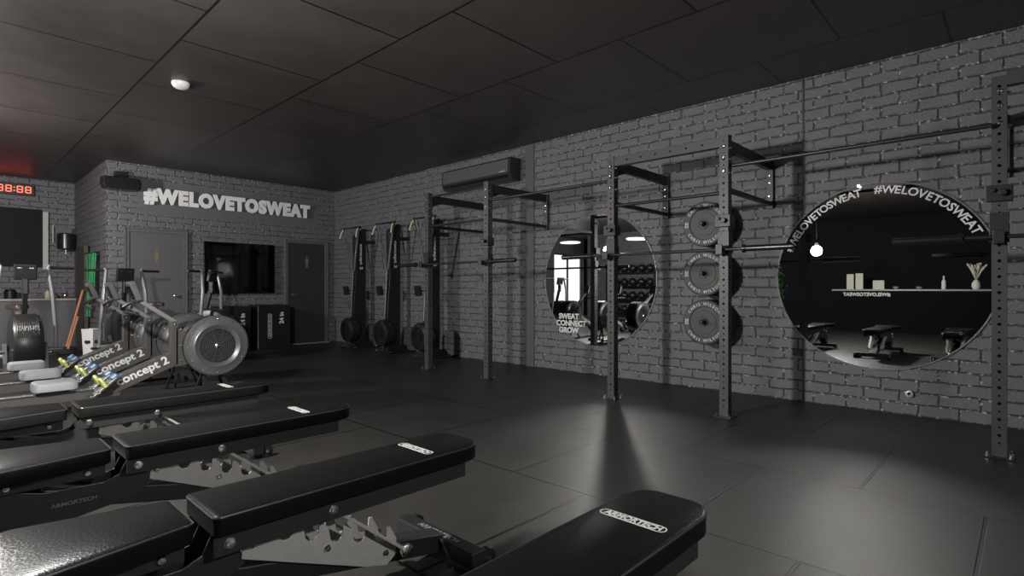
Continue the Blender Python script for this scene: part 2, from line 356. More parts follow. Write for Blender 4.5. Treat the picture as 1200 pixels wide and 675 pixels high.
def arm(dx, y, top, near):
    y -= OY; wx = W-UX
    b = MB(); b.bx(dx+UW/2, wx-.04, y-.025, y+.025, top-.13, top-.03)
    b.prism([(dx+UW/2, top-.13), (dx+UW/2, top-.2), (dx+UW/2+.2, top-.13)], (0, y-.006, 0), X, Z, (0, .012, 0)); b.build('support_arm', M_DSTEEL, rig, bevel=.003)
    b = MB(); b.bx(dx+UW/2, wx-.04, y-.02, y+.02, top-.50, top-.46); b.build('lower_arm', M_DSTEEL, rig, bevel=.002)
    b = MB(); b.bx(wx-.05, wx-.002, y-.035, y+.035, top-.53, top-.02); o = b.build('wall_plate', M_STEEL, rig, bevel=.002)
    b = MB()
    for zz in (top-.18, top-.26, top-.40): b.lathe([(.012, 0), (.012, .008), (0, .01)], (wx-.05, y, zz), -X, 8)
    b.b.verts.index_update(); each(b, 'bolt', M_CHROME, o)
for i in (1, 2, 3, 4): arm(*ups[i], i in (1, 2))
arm(ups[0][0], ups[0][1]-.0, 2.6, True)
def beam(y0, y1, z0, z1, holes):
    b = MB(); b.bx(-.035, .035, y0-OY+UW/2, y1-OY-UW/2, z0, z1); b.mi = 1
    if holes:
        y = y0+.2
        while y < y1-.12: b.cyl((-.0358, y-OY, (z0+z1)/2), (-.03, y-OY, (z0+z1)/2), .010, 10); y += .16
    b.build('cross_beam', [M_STEEL, M_GLOSSB], rig)
beam(1.98, 3.17, 2.43, 2.52, True)
beam(-1.05, .14, 2.50, 2.59, True)
MB().cyl((0, 5.09-OY, 2.47), (0, 6.24-OY, 2.47), .016, 12).build('pull_up_bar', M_DSTEEL, rig, smooth=True)
for y0, y1, z, dx in ((2.02, 3.13, 2.02, 0), (5.09, 6.24, 2.05, 0), (3.21, 5.01, 2.29, 0), (.18, 1.94, 2.26, .03)):
    MB().cyl((dx, y0-OY, z), (dx, y1-OY, z), .017, 12).build('pull_up_bar', M_DSTEEL, rig, smooth=True)
def jcup(dx, y, z):
    y -= OY; h = UW/2; b = MB()
    b.bx(dx-h-.012, dx-h-.001, y-h-.012, y+h+.012, z-.03, z+.17)
    b.bx(dx-h-.001, dx+h, y-h-.012, y-h-.001, z-.03, z+.10)
    b.bx(dx-h-.10, dx-h-.012, y-.03, y+.03, z-.045, z-.015)
    b.bx(dx-h-.112, dx-h-.10, y-.03, y+.03, z-.045, z+.045)
    b.build('bar_hook', M_BLACK, rig, bevel=.003)
def clampblk(dx, y, z):
    y -= OY; h = UW/2; b = MB()
    b.bx(dx-h-.03, dx-h-.001, y-h-.03, y+h+.03, z-.055, z+.055); b.bx(dx-h-.001, dx+h, y-h-.03, y-h-.001, z-.05, z+.05)
    b.cyl((dx-h-.03, y-.02, z), (dx-h-.07, y-.02, z), .022, 14); b.cyl((dx-h-.03, y+.03, z+.02), (dx-h-.05, y+.03, z+.02), .014, 12)
    b.build('rig_clamp', M_BLACK, rig, bevel=.004)
BZ = 1.50
for i in (0, 1, 2, 3, 4, 5): jcup(ups[i][0], ups[i][1], BZ)
for i in (0, 1, 2, 3): clampblk(ups[i][0], ups[i][1], 1.76 if i else 1.80)
# barbells lying in the hooks
def barbell():
    r = thing('barbell', 'x', 'barbell', (0, 0, 0), 0, 'barbells racked on the rig')
    MB().cyl((0, -.80, 0), (0, .80, 0), .0145, 12).build('shaft', M_DSTEEL, r, smooth=True)
    for s in (-1, 1):
        MB().lathe([(.026, 0), (.036, .004), (.036, .026), (.0265, .03), (.0265, .40), (.022, .402), (.022, .41), (0, .412)], (0, s*.78, 0), Y*s, 18).build('sleeve', M_SATIN, r, smooth=True)
    return r
bb = barbell(); bx_ = UX-UW/2-.055
bb.location = (bx_, 2.575, BZ); bb['label'] = 'black barbell racked on the middle cage beside the three grey weight plates'
dup(bb, (bx_, 5.665, BZ), 'black barbell racked on the far cage below the air conditioner')
dup(bb, (bx_+.1, -.455, BZ), 'black barbell end poking out at the rightmost upright in front of the large mirror')
# ------------------------------------------------------------------ plate storage and bumper plates
HOLD = (W, 2.56)
st = thing('plate_holder', 'black wall-mounted weight plate holder with three pegs between the uprights', 'plate holder', (W, 2.56, 0))
MB().bx(-.03, -.001, -.04, .04, .60, 2.05).build('wall_rail', M_BLACK, st, bevel=.003)
pz = (1.863, 1.324, .794)
for z in pz: MB().lathe([(.022, 0), (.022, .395), (.018, .40), (0, .401)], (-.03, 0, z), -X, 16).build('storage_peg', M_BLACK, st, smooth=True)
def ring_text(b, s, R, ctr, a0, a1, size, x, top=True, u0=-Y, off=.001, depth=.0015, nrm=-1, inward=False):
    """letters on an arc in the plane x=const, seen from -x; angles in degrees clockwise from the top"""
    wd = [{'W': 1.4, '#': 1.2, 'I': .55, ' ': .6, 'O': 1.15, 'C': 1.05, 'H': 1.05, 'N': 1.1, 'V': 1.05, 'A': 1.05, 'L': .85, 'E': .88, 'T': .9, 'S': .88}.get(q, 1) for q in s]; tw = sum(wd)
    for i, ch in enumerate(s):
        if ch == ' ': continue
        a = math.radians(a0+(a1-a0)*(sum(wd[:i])+wd[i]/2)/tw)
        rad = -Y*math.sin(a)+Z*math.cos(a); tan = -Y*math.cos(a)-Z*math.sin(a)
        p = V(x, ctr[0], ctr[1])+rad*R
        if inward: b.text(ch, p, -tan, -rad, size, depth, off)
        else: b.text(ch, p, tan, rad, size, depth, off)
def bumper(kg, grey, R=.245, t=.085):
    r = thing('bumper_plate', 'x', 'weight plate'); b = MB()
    # axis x, front face at x=0, body to +t
    prof = [(.028, .008), (.060, .008), (.062, .004), (.125, .004), (.128, .010), (.165, .010), (.170, .0), (R-.012, .0), (R, .010), (R, t-.01), (R-.012, t), (.028, t), (.028, .008)]
    b.lathe(prof, (0, 0, 0), X, 56, closed=False); b.build('rubber_disc', M_PLATE if grey else M_RUB, r, smooth=True)
    MB().lathe([(.027, -.002), (.043, -.002), (.045, .006), (.045, t), (.027, t), (.027, -.002)], (0, 0, 0), X, 28, closed=False).build('hub_insert', M_DSTEEL if grey else M_BLACK, r, smooth=True)
    if grey:
        b = MB(); ring_text(b, 'CHRIS WILSON', .200, (0, 0), -62, 62, .044, -.0012, off=.0006)
        ring_text(b, 'CHRIS WILSON', .200, (0, 0), 242, 118, .044, -.0012, off=.0006, inward=False) if False else ring_text(b, 'CHRIS WILSON', .200, (0, 0), 242, 118, .044, -.0012, off=.0006, inward=True)
        for s in (1, -1):
            b.text(kg, (-.0012, s*.200, .014), -Y, Z, .042, .0015, .001); b.text('KG', (-.0012, s*.200, -.018), -Y, Z, .030, .0015, .0008)
        b.build('lettering', M_BRIGHT, r)
    return r
names = ('top', 'middle', 'bottom'); gp = []
bk = bumper('', False)
bk['label'] = 'x'; first = True
for i, z in enumerate(pz):
    g = bumper(('10', '15', '20')[i], True); g.location = (5.76, 2.56, z-.005)
    g['label'] = 'grey bumper plate with white CHRIS WILSON lettering on the %s wall peg' % names[i]
    g['group'] = 'grey lettered bumper plates'
    for k in range(2):
        loc = (5.76+.088*(k+1), 2.56, z-.005); lb = 'black bumper plate on the %s wall peg, %s' % (names[i], ('directly behind the grey one', 'closest to the bricks')[k])
        if first: bk.location = loc; bk['label'] = lb; bk['group'] = 'black bumper plates behind the grey ones'; first = False
        else: dup(bk, loc, lb)
# ------------------------------------------------------------------ round mirrors
def round_mirror(y, z, R, label, deco):
    r = thing('round_mirror', label, 'mirror', (W, y, z), 0, None)
    MB().lathe([(R, -.001), (R, -.014), (R-.006, -.018), (0, -.018)], (0, 0, 0), X, 128).build('mirror_glass', M_MIRROR, r)
    MB().lathe([(R+.002, -.001), (R+.006, -.001), (R+.006, -.019), (R+.001, -.021), (R+.001, -.001)], (0, 0, 0), X, 128, closed=False).build('polished_rim', M_RAW, r, smooth=True)
    b = MB()
    if deco == 'arc':
        ring_text(b, '#WELOVETOSWEAT', R-.065, (0, 0), -71, -9, .100, -.021, off=.0022); b.build('lettering', M_BRIGHT, r); b = MB(); ring_text(b, '#WELOVETOSWEAT', R-.065, (0, 0), -2, 64, .100, -.021, off=.0022)
    else:
        for i, t_ in enumerate(('SWEAT', 'CONNECT', 'GROW')):
            if i: b.build('lettering', M_BRIGHT, r); b = MB()
            b.text(t_, (-.021, .52-.06+(0, -.04, 0)[i], -.50-.095*i), -Y, Z, .105, .002, .004)
    b.build('lettering', M_BRIGHT, r)
    return r
round_mirror(1.03, 1.27, .875, 'large round mirror with #WELOVETOSWEAT lettering around its top edge', 'arc')
round_mirror(4.19, 1.27, .885, 'large round mirror with SWEAT CONNECT GROW lettering at its lower left', 'block')
# small puck spotlights added atop each mirror, standing in for its reflected light
def puck(y, z, aim, label, power):
    r = thing('added_mirror_spot', label, 'spotlight', (W-.02, y, z), 0, 'added spotlights standing in for mirror-reflected light')
    MB().lathe([(.014, .0), (.014, -.03), (.010, -.034), (.010, -.02)], (0, 0, 0), X, 18, closed=False).build('housing', M_CHROME, r, smooth=True)
    MB().lathe([(.010, -.030), (.006, -.035), (0, -.036)], (0, 0, 0), X, 16, closed=False).build('lens', M_ADDED_LENS, r, smooth=True)
    l = lamp('added_beam', 'SPOT', (-.06, 0, 0), power, (1, .97, .92), r, spot_size=math.radians(42), spot_blend=.75, shadow_soft_size=.03)
    d = Vector(aim)-Vector((W-.08, y, z)); l.rotation_euler = d.to_track_quat('-Z', 'Y').to_euler()
puck(1.17, 2.13, (3.05, .72, 0), 'small added spotlight at the top edge of the lettered mirror, standing in for light it reflects', SPOT)
puck(3.93, 2.08, (3.35, 2.15, 0), 'small added spotlight at the top edge of the mirror behind the middle upright, standing in for light it reflects', SPOT)
# ------------------------------------------------------------------ air conditioner
AX = W-.25
ac = thing('air_conditioner', 'dark grey split air conditioner high on the right wall above the far cage', 'air conditioner', (W, 6.35, 2.78))
y0, y1 = -.78, .80
prof = [(0, .035), (.0, .335), (-.20, .335), (-.235, .31), (-.245, .10), (-.20, .02), (-.10, .0), (-.02, .0)]
MB().prism(prof, (-.001, y0, 0), X, Z, (0, y1-y0, 0)).build('housing', mat('air con shell', (.035, .035, .037), .3), ac, bevel=.006)
MB().prism([(-.249, .11), (-.240, .305), (-.236, .305), (-.245, .11)], (-.003, y0+.04, 0), X, Z, (0, y1-y0-.08, 0)).build('front_panel', mat('air con front', (.10, .10, .105), .35), ac)
b = MB(); b.bar((-.235, y0+.06, .065), (-.235, y1-.06, .065), .012, .055, up=(.5, 0, 1)); b.build('louvre', M_SATIN, ac)
MB().bx(-.252, -.247, y0+.10, y0+.22, .125, .14).build('logo_badge', M_RAW, ac)
# ------------------------------------------------------------------ wall fittings near the floor
def outlet(y, z):
    o = MB().bx(W-.012, W, y-.045, y+.045, z-.035, z+.035).build('power_outlet', M_SATIN, None, bevel=.003); return tag(o, 'small dark power outlet low on the wall left of the large mirror', 'outlet')
outlet(1.72, .50)
o = MB().lathe([(.018, 0), (.018, -.02), (.030, -.022), (.030, -.034), (.016, -.036), (.016, -.02)], (W, .78, .20), X, 20, closed=False).build('wall_fitting', M_RAW, None, smooth=True)
tag(o, 'small round metal pipe fitting near the floor below the lettered mirror', 'pipe fitting')
# ------------------------------------------------------------------ smoke detector
o = thing('smoke_detector', 'round white smoke detector on the black ceiling', 'smoke detector', (1.77, 6.42, H))
MB().lathe([(.085, 0), (.085, -.02), (.07, -.045), (.05, -.058), (0, -.060)], (0, 0, 0), Z, 32).build('cover', M_BRIGHT, o, smooth=True)
MB().bx(.085, .12, -.05, .05, -.03, -.001).build('mounting_clip', M_BLACK, o)
# ------------------------------------------------------------------ television, speaker, clock
tv = thing('television', 'black flat television on the back wall between the two toilet doors', 'television', (4.075, D-.025, 1.07))
MB().bx(-.645, .645, -.075, -.03, 0, .965).build('casing', M_GLOSSB, tv, bevel=.006)
MB().bx(-.63, .63, -.0775, -.0755, .02, .95).build('screen', M_SCREEN, tv)
MB().bx(-.2, .2, -.03, -.0, .3, .7).build('wall_bracket', M_BLACK, tv)
sp = thing('wall_speaker', 'black curved wall speaker hanging at the brick corner left of the lettering', 'speaker', (2.13, D, 2.79))
b = MB(); pf = [(-.24, .20), (.24, .20), (.25, .08), (.22, .02), (.12, 0), (-.12, 0), (-.22, .02), (-.25, .08)]
b.prism(pf, (-.01, -.34, 0), X, Z, (0, .26, 0)); b.build('cabinet', M_SATIN, sp, bevel=.012)
MB().bx(.0, .12, -.08, -.0, .08, .14).build('wall_bracket', M_BLACK, sp)
MB().bx(-.06, .12, -.10, -.001, .25, .33).build('transformer_box', M_BLACK, sp, bevel=.004)
MB().bx(-.02, .02, -.12, -.08, .20, .30).build('hanger', M_BLACK, sp)
ck = thing('digital_clock', 'red digital gym clock reading 88:88 high on the far brick wall', 'clock', (.93, DF, 2.95))
MB().bx(-.42, .42, -.07, -.001, 0, .22).build('casing', M_BLACK, ck, bevel=.005)
def seg7(b, ox, oz, w, h, t):
    for k in range(7):
        if k in (0, 3, 6): b.bx(ox+t*.6, ox+w-t*.6, -.074, -.071, oz+(k/6)*(h-t), oz+(k/6)*(h-t)+t)
    for xx in (ox, ox+w-t):
        for zz in (oz+t*.6, oz+h/2+t*.3): b.bx(xx, xx+t, -.074, -.071, zz, zz+h/2-t*.9)
for ox in (-.12, .0, .16, .28):
    b = MB(); seg7(b, ox, .045, .092, .13, .018); b.build('digit', M_RED, ck)
b = MB(); b.bx(.115, .135, -.074, -.071, .07, .09); b.bx(.115, .135, -.074, -.071, .13, .15)
b.build('colon', M_RED, ck)
lamp('clock_glow', 'AREA', (0, -.12, .11), .22, (1, .03, .05), ck, size=.7).rotation_euler = (PI/2+.9, 0, PI)
# ------------------------------------------------------------------ alcove: dark screen, fuse box, corner speaker, counter
sc_ = thing('wall_screen', 'large dark screen beside a brick strip painted pale as if lit on the far wall under the clock', 'screen', (.4, DF, 1.58))
MB().bx(-1.0, 1.06, -.06, -.001, 0, 1.12).build('panel', mat('dark blind', (.008, .008, .009), .6, spec=.2), sc_, bevel=.005)
MB().bx(1.07, 1.15, -.09, -.001, -.05, 1.08).build('side_strip', mat('painted lit strip', (.5, .5, .48), .5), sc_)  # pale colour stands for light falling on a brick reveal
fb = thing('fuse_box', 'grey metal fuse box beside the dark screen on the far wall', 'fuse box', (1.79, DF, 2.08))
MB().bx(-.13, .13, -.10, -.001, 0, .30).build('box', M_DOOR, fb, bevel=.006); MB().tube([(-.16, -.04, .34), (-.16, -.04, -.02), (-.09, -.04, -.06)], .012, 8).build('conduit', M_RAW, fb)
cs = thing('corner_speaker', 'black cylindrical speaker bracketed in the alcove corner above the counter', 'speaker', (1.80, DF-.25, 1.93))
b = MB(); b.lathe([(.12, 0), (.145, .02), (.145, .30), (.12, .32)], (0, 0, 0), Z, 28); b.build('cabinet', M_SATIN, cs, smooth=True)
MB().bx(-.015, .015, .12, .249, .1, .16).build('bracket', M_BLACK, cs); MB().cyl((.0, 0, -.08), (0, 0, 0), .012, 10).build('cable_gland', M_RAW, cs)
kc = thing('storage_counter', 'long low charcoal counter with pale worktop against the far wall', 'counter', (-.6, DF, 0))
MB().bx(-2.0, 2.52, -.60, -.002, 0, .93).build('cabinet_body', M_DOOR, kc)
MB().bx(-2.03, 2.55, -.64, -.001, .93, .97).build('worktop', mat('pale worktop', (.42, .37, .32), .4), kc, bevel=.005)
for i in range(7): MB().bx(-1.97+i*.6, -1.41+i*.6, -.622, -.601, .06, .90).build('door', M_DOOR, kc, bevel=.004)
def jar(x, y, r, h, m, label, name='canister', cat='canister'):
    o = thing(name, label, cat, (x, y, .97)); MB().lathe([(r*.9, 0), (r, .01), (r, h*.85), (r*.8, h), (0, h)], (0, 0, 0), Z, 24).build('body', m, o, smooth=True)
    MB().lathe([(r*.85, 0), (r*.85, .015), (r*.2, .02), (r*.15, .035), (0, .036)], (0, 0, h), Z, 20).build('lid', M_RAW if m != M_BLACK else M_BLACK, o, smooth=True); return o
jar(.98, 13.75, .09, .16, M_BLACK, 'round dark canister on the left of the pale counter')
def kettlebell(x, label):
    o = thing('steel_ball', label, 'ball', (x, 13.72, .97)); MB().lathe([(0, 0)]+[(.055*math.sin(a*PI/12), .055-.055*math.cos(a*PI/12)) for a in range(1, 12)]+[(0, .11)], (0, 0, 0), Z, 24).build('sphere', M_CHROME, o, smooth=True)
    MB().lathe([(.045, 0), (.045, .012), (.03, .012), (.03, 0)], (0, 0, 0), Z, 20).build('stand_ring', M_BLACK, o); return o
kettlebell(1.62, 'shiny steel ball on the pale counter, left of the pair'); kettlebell(1.77, 'shiny steel ball on the pale counter, right of the pair')
jar(1.455+.02, 13.60, .045, .13, M_CREAM, 'small white cup standing on the counter front near the broom', 'cup', 'cup').location = (1.50, 13.62, .97)
# broom, dark board, green bands, white bin
bm = thing('broom', 'orange wooden broom stick leaning against the alcove counter', 'broom', (1.595, 12.25, 0))
MB().tube([(0, 0, .10), (.26, .17, 1.13)], [.022, .020], 10).build('stick', M_WOOD, bm, smooth=True)
MB().tube([(.02, -.06, .10), (.17, .04, .66)], [.020, .018], 10).build('second_stick', M_WOOD, bm, smooth=True)
b = MB(); b.box((0, 0, .07), (.26, .07, .14)); b.build('brush', M_BLACK, bm, bevel=.02)
bd = thing('leaning_board', 'tall dark brown board standing against the side wall of the alcove', 'board', (XB-.06, 12.88, 0))
MB().bx(-.03, .03, -.42, .42, 0, 1.95).build('board_face', mat('brown board', (.06, .045, .038), .5), bd, bevel=.006)
MB().bx(-.036, -.03, -.40, .40, 1.80, 1.86).build('top_strip', M_DSTEEL, bd)
def band(dy, w, label, ph, m=M_GREEN, z1=1.76, z0=.66):
    o = thing('resistance_band', label, 'resistance band', (XB-.07, 12.0+dy, 0), 0, 'long exercise bands hanging on the alcove wall')
    pts = []; n = 14
    for i in range(n+1):
        t_ = i/n; pts.append((0+.015*math.sin(3*t_+ph), -.04-.03*t_*math.sin(ph+2*t_)+.0, z1-(z1-z0)*t_))
    p2 = [(p[0]-.02, p[1]+.09+.04*math.sin(ph+4*i/n), p[2]+.01) for i, p in enumerate(pts)][::-1]
    b = MB()
    for P, Q in zip((pts+p2), (pts+p2)[1:]+[pts[0]]): b.bar(P, Q, .006, w, up=(0, 1, .01))
    b.build('band_loop', m, o); MB().cyl((0.069, 0, z1+.02), (-.06, 0, z1+.02), .010, 8).build('wall_hook', M_BLACK, o); return o
band(.20, .07, 'bright green exercise band hanging furthest into the alcove', .2)
band(.02, .08, 'bright green exercise band hanging in the middle of the bunch', 1.2, z0=.80)
band(-.16, .05, 'grey exercise band hanging between the green ones', 2.1, M_ERGL, z0=.95)
band(-.36, .10, 'bright green exercise band hanging nearest the brick corner', 3.0, z0=.98)
bn = thing('storage_bin', 'white plastic storage bin on the floor below the green bands', 'bin', (1.83, 11.5, 0))
MB().lathe([(.11, 0), (.135, .46), (.14, .48), (.125, .48), (.10, .02), (0, .02)], (0, 0, 0), Z, 4).build('tub', M_BRIGHT, bn, bevel=.01)
MB().bx(-.098, .098, -.098, .098, .24, .29).build('dark_band', M_BLACK, bn, bevel=.01)
# ------------------------------------------------------------------ plyo boxes
def plyo(x, y, w_, h_, label):
    r = thing('plyo_box', label, 'plyometric box', (x, y, 0), 0, 'black plyometric boxes under the television')
    MB().bx(0, w_, 0, .50, 0, h_).build('box_body', mat('black box foam', (.006, .006, .007), .55), r, bevel=.006)
    MB().bx(-.002, .006, -.004, .004, .02, h_-.005).build('corner_seam', M_RAW, r)
    b = MB(); b.text('24 in', (w_*.72, -.002, h_*.70), Z, -X, .115, .002, .004); b.build('size_marking', M_BRIGHT, r)
    b = MB(); cx, cz, hl, hw = w_*.36, h_*.52, .24, .038
    pts = lambda hw_, hl_: [(cx+hw_*math.cos(a), cz+(hl_-hw_)+hw_*math.sin(a)) for a in [i*PI/8 for i in range(9)]]+[(cx+hw_*math.cos(a), cz-(hl_-hw_)+hw_*math.sin(a)) for a in [PI+i*PI/8 for i in range(9)]]
    P1, P0 = pts(hw, hl), pts(hw-.008, hl-.008); A = [b.b.verts.new((p[0], -.0025, p[1])) for p in P1]; B = [b.b.verts.new((p[0], -.0025, p[1])) for p in P0]
    for i in range(len(A)): b.face([A[i], A[(i+1) % len(A)], B[(i+1) % len(A)], B[i]])
    b.text('ARMORTECH', (cx, -.002, cz), Z, -X, .055, .001, .001, width=.42); b.build('logo', M_BRIGHT, r)
    return r
plyo(3.55, 10.6, .54, .83, 'black plyometric box under the television, left of the two')
plyo(4.22, 10.6, .62, .84, 'black plyometric box beside the right toilet door, marked 24 in')
# ------------------------------------------------------------------ weight benches
def round_rect(x0, x1, hw0, hw1, r0, r1, ch=0):
    """outline in xy; r0 corner radius at x0 side, r1 at the x1 side"""
    P = []
    def arc(cx, cy_, rx, ry, a0, a1, n=8):
        for i in range(n+1): a = math.radians(a0+(a1-a0)*i/n); P.append((cx+rx*math.cos(a), cy_+ry*math.sin(a)))
    arc(x1-r1*1.3, hw1-r1, r1*1.3, r1, 90, 0); arc(x1-r1*1.3, -hw1+r1, r1*1.3, r1, 0, -90); arc(x0+r0, -hw0+r0, r0, r0, -90, -180); arc(x0+r0, hw0-r0, r0, r0, 180, 90)
    return P[::-1]
def pad(outline, z0, z1, rb=.012):
    b = MB(); P = [Vector((p[0], p[1], 0)) for p in outline]; cx = sum((p.x for p in P))/len(P)
    n = len(P)
    def ringz(ins, z):
        R = []
        for i in range(n):
            a, c = P[i-1], P[(i+1) % n]; d = (c-a).normalized(); nn = Vector((d.y, -d.x, 0)); q = P[i]+nn*ins
            if (q-Vector((cx, 0, 0))).length > (P[i]-Vector((cx, 0, 0))).length: q = P[i]-nn*ins
            R.append(b.b.verts.new((q.x, q.y, z)))
        return R
    RS = [ringz(.006, z0), ringz(0, z0+.006), ringz(0, z1-rb), ringz(rb*.3, z1-rb*.35), ringz(rb, z1)]
    for A, B in zip(RS, RS[1:]):
        for i in range(n): b.face([A[i], A[(i+1) % n], B[(i+1) % n], B[i]])
    b.face(RS[0][::-1]); b.face(RS[-1]); return b
def bench():
    r = thing('weight_bench', 'x', 'weight bench', (0, 0, 0), 0, 'black adjustable weight benches in a row')
    # local x along the bench, same as world x; y centre 0
    ol = round_rect(.565, 1.655, .138, .138, .02, .085)
    bp = pad(ol, .415, .482).build('back_pad', M_VINYL, r, smooth=True)
    MB().tube([(p[0]*1.0, p[1]*.985, .474) for p in ol], .0035, 6, loop=True).build('piping', M_PIPE, bp)
    # logo plate across the pad
    lg = MB(); hl, hw = .108, .021; cxl = 1.385
    pts = lambda w_, l_: [(cxl+w_*math.sin(a), (l_-w_)+w_*math.cos(a)) for a in [PI/2-i*PI/8 for i in range(9)]]+[(cxl+w_*math.sin(a), -(l_-w_)+w_*math.cos(a)) for a in [-PI/2-i*PI/8 for i in range(9)]]
    P1, P0 = pts(hw, hl), pts(hw-.0045, hl-.0045); A = [lg.b.verts.new((p[0], p[1], .4832)) for p in P1]; B = [lg.b.verts.new((p[0], p[1], .4832)) for p in P0]
    for i in range(len(A)): lg.face([A[i], A[(i+1) % len(A)], B[(i+1) % len(A)], B[i]])
    lg.text('ARMORTECH', (cxl+.002, 0, .4828), -Y, X, .036, .0008, .0014, width=.185)
    lg.bx(cxl-.0175, cxl-.0135, -.075, .075, .4826, .4834)
    lg.build('logo', M_LOGO, bp)
    so = round_rect(.10, .515, .20, .128, .05, .02)
    spd = pad(so, .415, .482).build('seat_pad', M_VINYL, r, smooth=True)
    MB().tube([(p[0], p[1]*.985, .474) for p in so], .0035, 6, loop=True).build('piping', M_PIPE, spd)
    # back rails: two side plates joined by cross pieces
    b = MB()
    for s in (-1, 1): b.bx(.57, 1.56, s*.115-.004, s*.115+.004, .352, .414)
    b.bx(.60, .66, -.111, .111, .40, .414); b.bx(1.45, 1.555, -.111, .111, .405, .414); b.bx(1.0, 1.06, -.111, .111, .40, .414)
    b.build('back_rail', M_DSTEEL, r, bevel=.002)
    b = MB()
    for s in (-1, 1): b.bx(.13, .50, s*.085-.004, s*.085+.004, .36, .414)
    b.bx(.14, .2, -.081, .081, .40, .414); b.bx(.42, .48, -.081, .081, .40, .414)
    b.build('seat_rail', M_DSTEEL, r, bevel=.002)
    # bolts
    b = MB()
    for s in (-1, 1):
        for x, z, yy in ((.612, .385, .119), (.95, .385, .119)): b.lathe([(.017, 0), (.017, .003), (.012, .004), (.012, .011), (0, .012)], (x, s*yy, z), Y*s, 12)
        for x, z, yy in ((.19, .385, .089), (.44, .385, .089)): b.lathe([(.014, 0), (.014, .004), (.010, .010), (0, .011)], (x, s*yy, z), Y*s, 12)
        for x, z in ((.695, .335), (.955, .235), (1.195, .135)): b.lathe([(.013, 0), (.013, .003), (.009, .009), (0, .010)], (x, s*.068, z), Y*s, 12)
    b.b.verts.index_update(); each(b, 'bolt', M_CHROME, r)
    # toothed ladder plates
    top = [(.675, .365), (.78, .372)]
    teeth = [(.80, .34), (.84, .325), (.862, .335), (.868, .375), (.888, .375)]
    def ladder():
        P = [(.665, .30), (.672, .355), (.70, .365), (.755, .375)]
        x, z = .775, .372; dx, dz = .0925, -.0335
        for k in range(5):
            ox, oz = x+dx*k, z+dz*k
            P += [(ox, oz), (ox+.008, oz-.045), (ox+.022, oz-.058), (ox+.042, oz-.058), (ox+.054, oz-.045), (ox+.058, oz-.008), (ox+.072, oz-.010)]
        P += [(1.245, .175), (1.245, .115), (1.20, .085), (1.10, .115)]
        return P
    for s in (-1, 1): MB().prism(ladder(), (0, s*.064-.003, 0), X, Z, (0, .006, 0)).build('ladder_plate', mat('ladder steel', (.42, .41, .40), .42, metal=.25, bump=.04, bscale=200), r, bevel=.001)
    # strap from the rail to the bottom notch
    for s in (-1, 1): MB().bar((.952, s*.095, .385), (1.262, s*.095, .135), .030, .012).build('support_strut', M_RAW, r, bevel=.002)
    b = MB(); b.cyl((1.262, -.115, .135), (1.262, .115, .135), .012, 14)
    for s in (-1, 1): b.lathe([(.024, 0), (.026, .006), (.026, .018), (.016, .024), (0, .025)], (1.262, s*.10, .135), Y*s, 18)
    b.build('locking_roller', M_CHROME, r, smooth=True)
    # main spine, neck gusset, feet
    b = MB(); b.bar((.30, 0, .300), (1.50, 0, .062), .095, .075); b.build('main_spine', M_BLACK, r, bevel=.005)
    b = MB(); P = [(.02, .10), (.12, .10), (.22, .20), (.40, .20), (.60, .235), (.68, .28), (.64, .40), (.58, .40), (.555, .345), (.50, .325), (.30, .33), (.20, .36), (.10, .36), (.04, .26)]
    for s in (-1, 1): b.prism(P, (0, s*.055-.004, 0), X, Z, (0, .008, 0))
    b.build('neck_plate', M_DSTEEL, r, bevel=.002)
    b = MB()
    for x, z in ((.10, .33), (.16, .33), (.10, .28), (.12, .14)): b.lathe([(.015, 0), (.015, .003), (.010, .010), (0, .011)], (x, -.059, z), -Y, 12)
    b.b.verts.index_update(); each(b, 'bolt', M_CHROME, r)
    pl = MB(); pl.bx(.30, .50, -.064, -.0595, .255, .285); pl.mi = 1; pl.text('ARMORTECH', (.40, -.0645, .27), X, Z, .022, .0008, .0004, width=.15); pl.build('name_plate', [M_BLACK, M_ERGL], r)
    b = MB(); b.bx(.02, .09, -.05, .05, .07, .30); b.build('front_post', M_BLACK, r, bevel=.004)
    b = MB(); b.bx(.02, .09, -.22, .22, .02, .08)
    for s in (-1, 1): b.bx(.015, .095, s*.20-.03, s*.20+.03, 0, .02)
    b.build('front_foot', M_BLACK, r, bevel=.006)
    b = MB(); b.bx(1.47, 1.545, -.26, .26, .028, .092); o = b.build('rear_foot', M_BLACK, r, bevel=.006)
    t_ = MB(); t_.text('ARMORTECH', (1.507, 0, .0925), -Y, X, .038, .001, .0006, width=.26); t_.build('foot_lettering', M_ERGL, o)
    for s in (-1, 1): MB().bx(1.46, 1.555, s*.20-.04, s*.20+.04, .0, .028).build('rubber_foot', M_RUB, o)
    for s in (-1, 1):
        MB().lathe([(.012, 0), (.04, 0), (.043, .004), (.043, .026), (.04, .03), (.012, .03)], (1.565, s*.225, .043), Y*s, 24).build('wheel', M_SATIN, r, smooth=True)
        MB().lathe([(.011, 0), (.011, .006), (0, .007)], (1.565, s*.256, .043), Y*s, 12).build('axle_cap', M_CHROME, r)
    return r
B0 = bench(); B0.location = (0, 1.865, 0); B0['label'] = 'black weight bench in the foreground left of centre, its steel notch plate in full view'
dup(B0, (0, 2.93, 0), 'black weight bench directly behind the foreground one, third back from the viewer')
dup(B0, (0, 4.03, 0), 'black weight bench nearest the grey rower seats')
dup(B0, (0, .83, 0), 'black weight bench nearest the viewer, pad with large ARMORTECH logo at bottom centre')
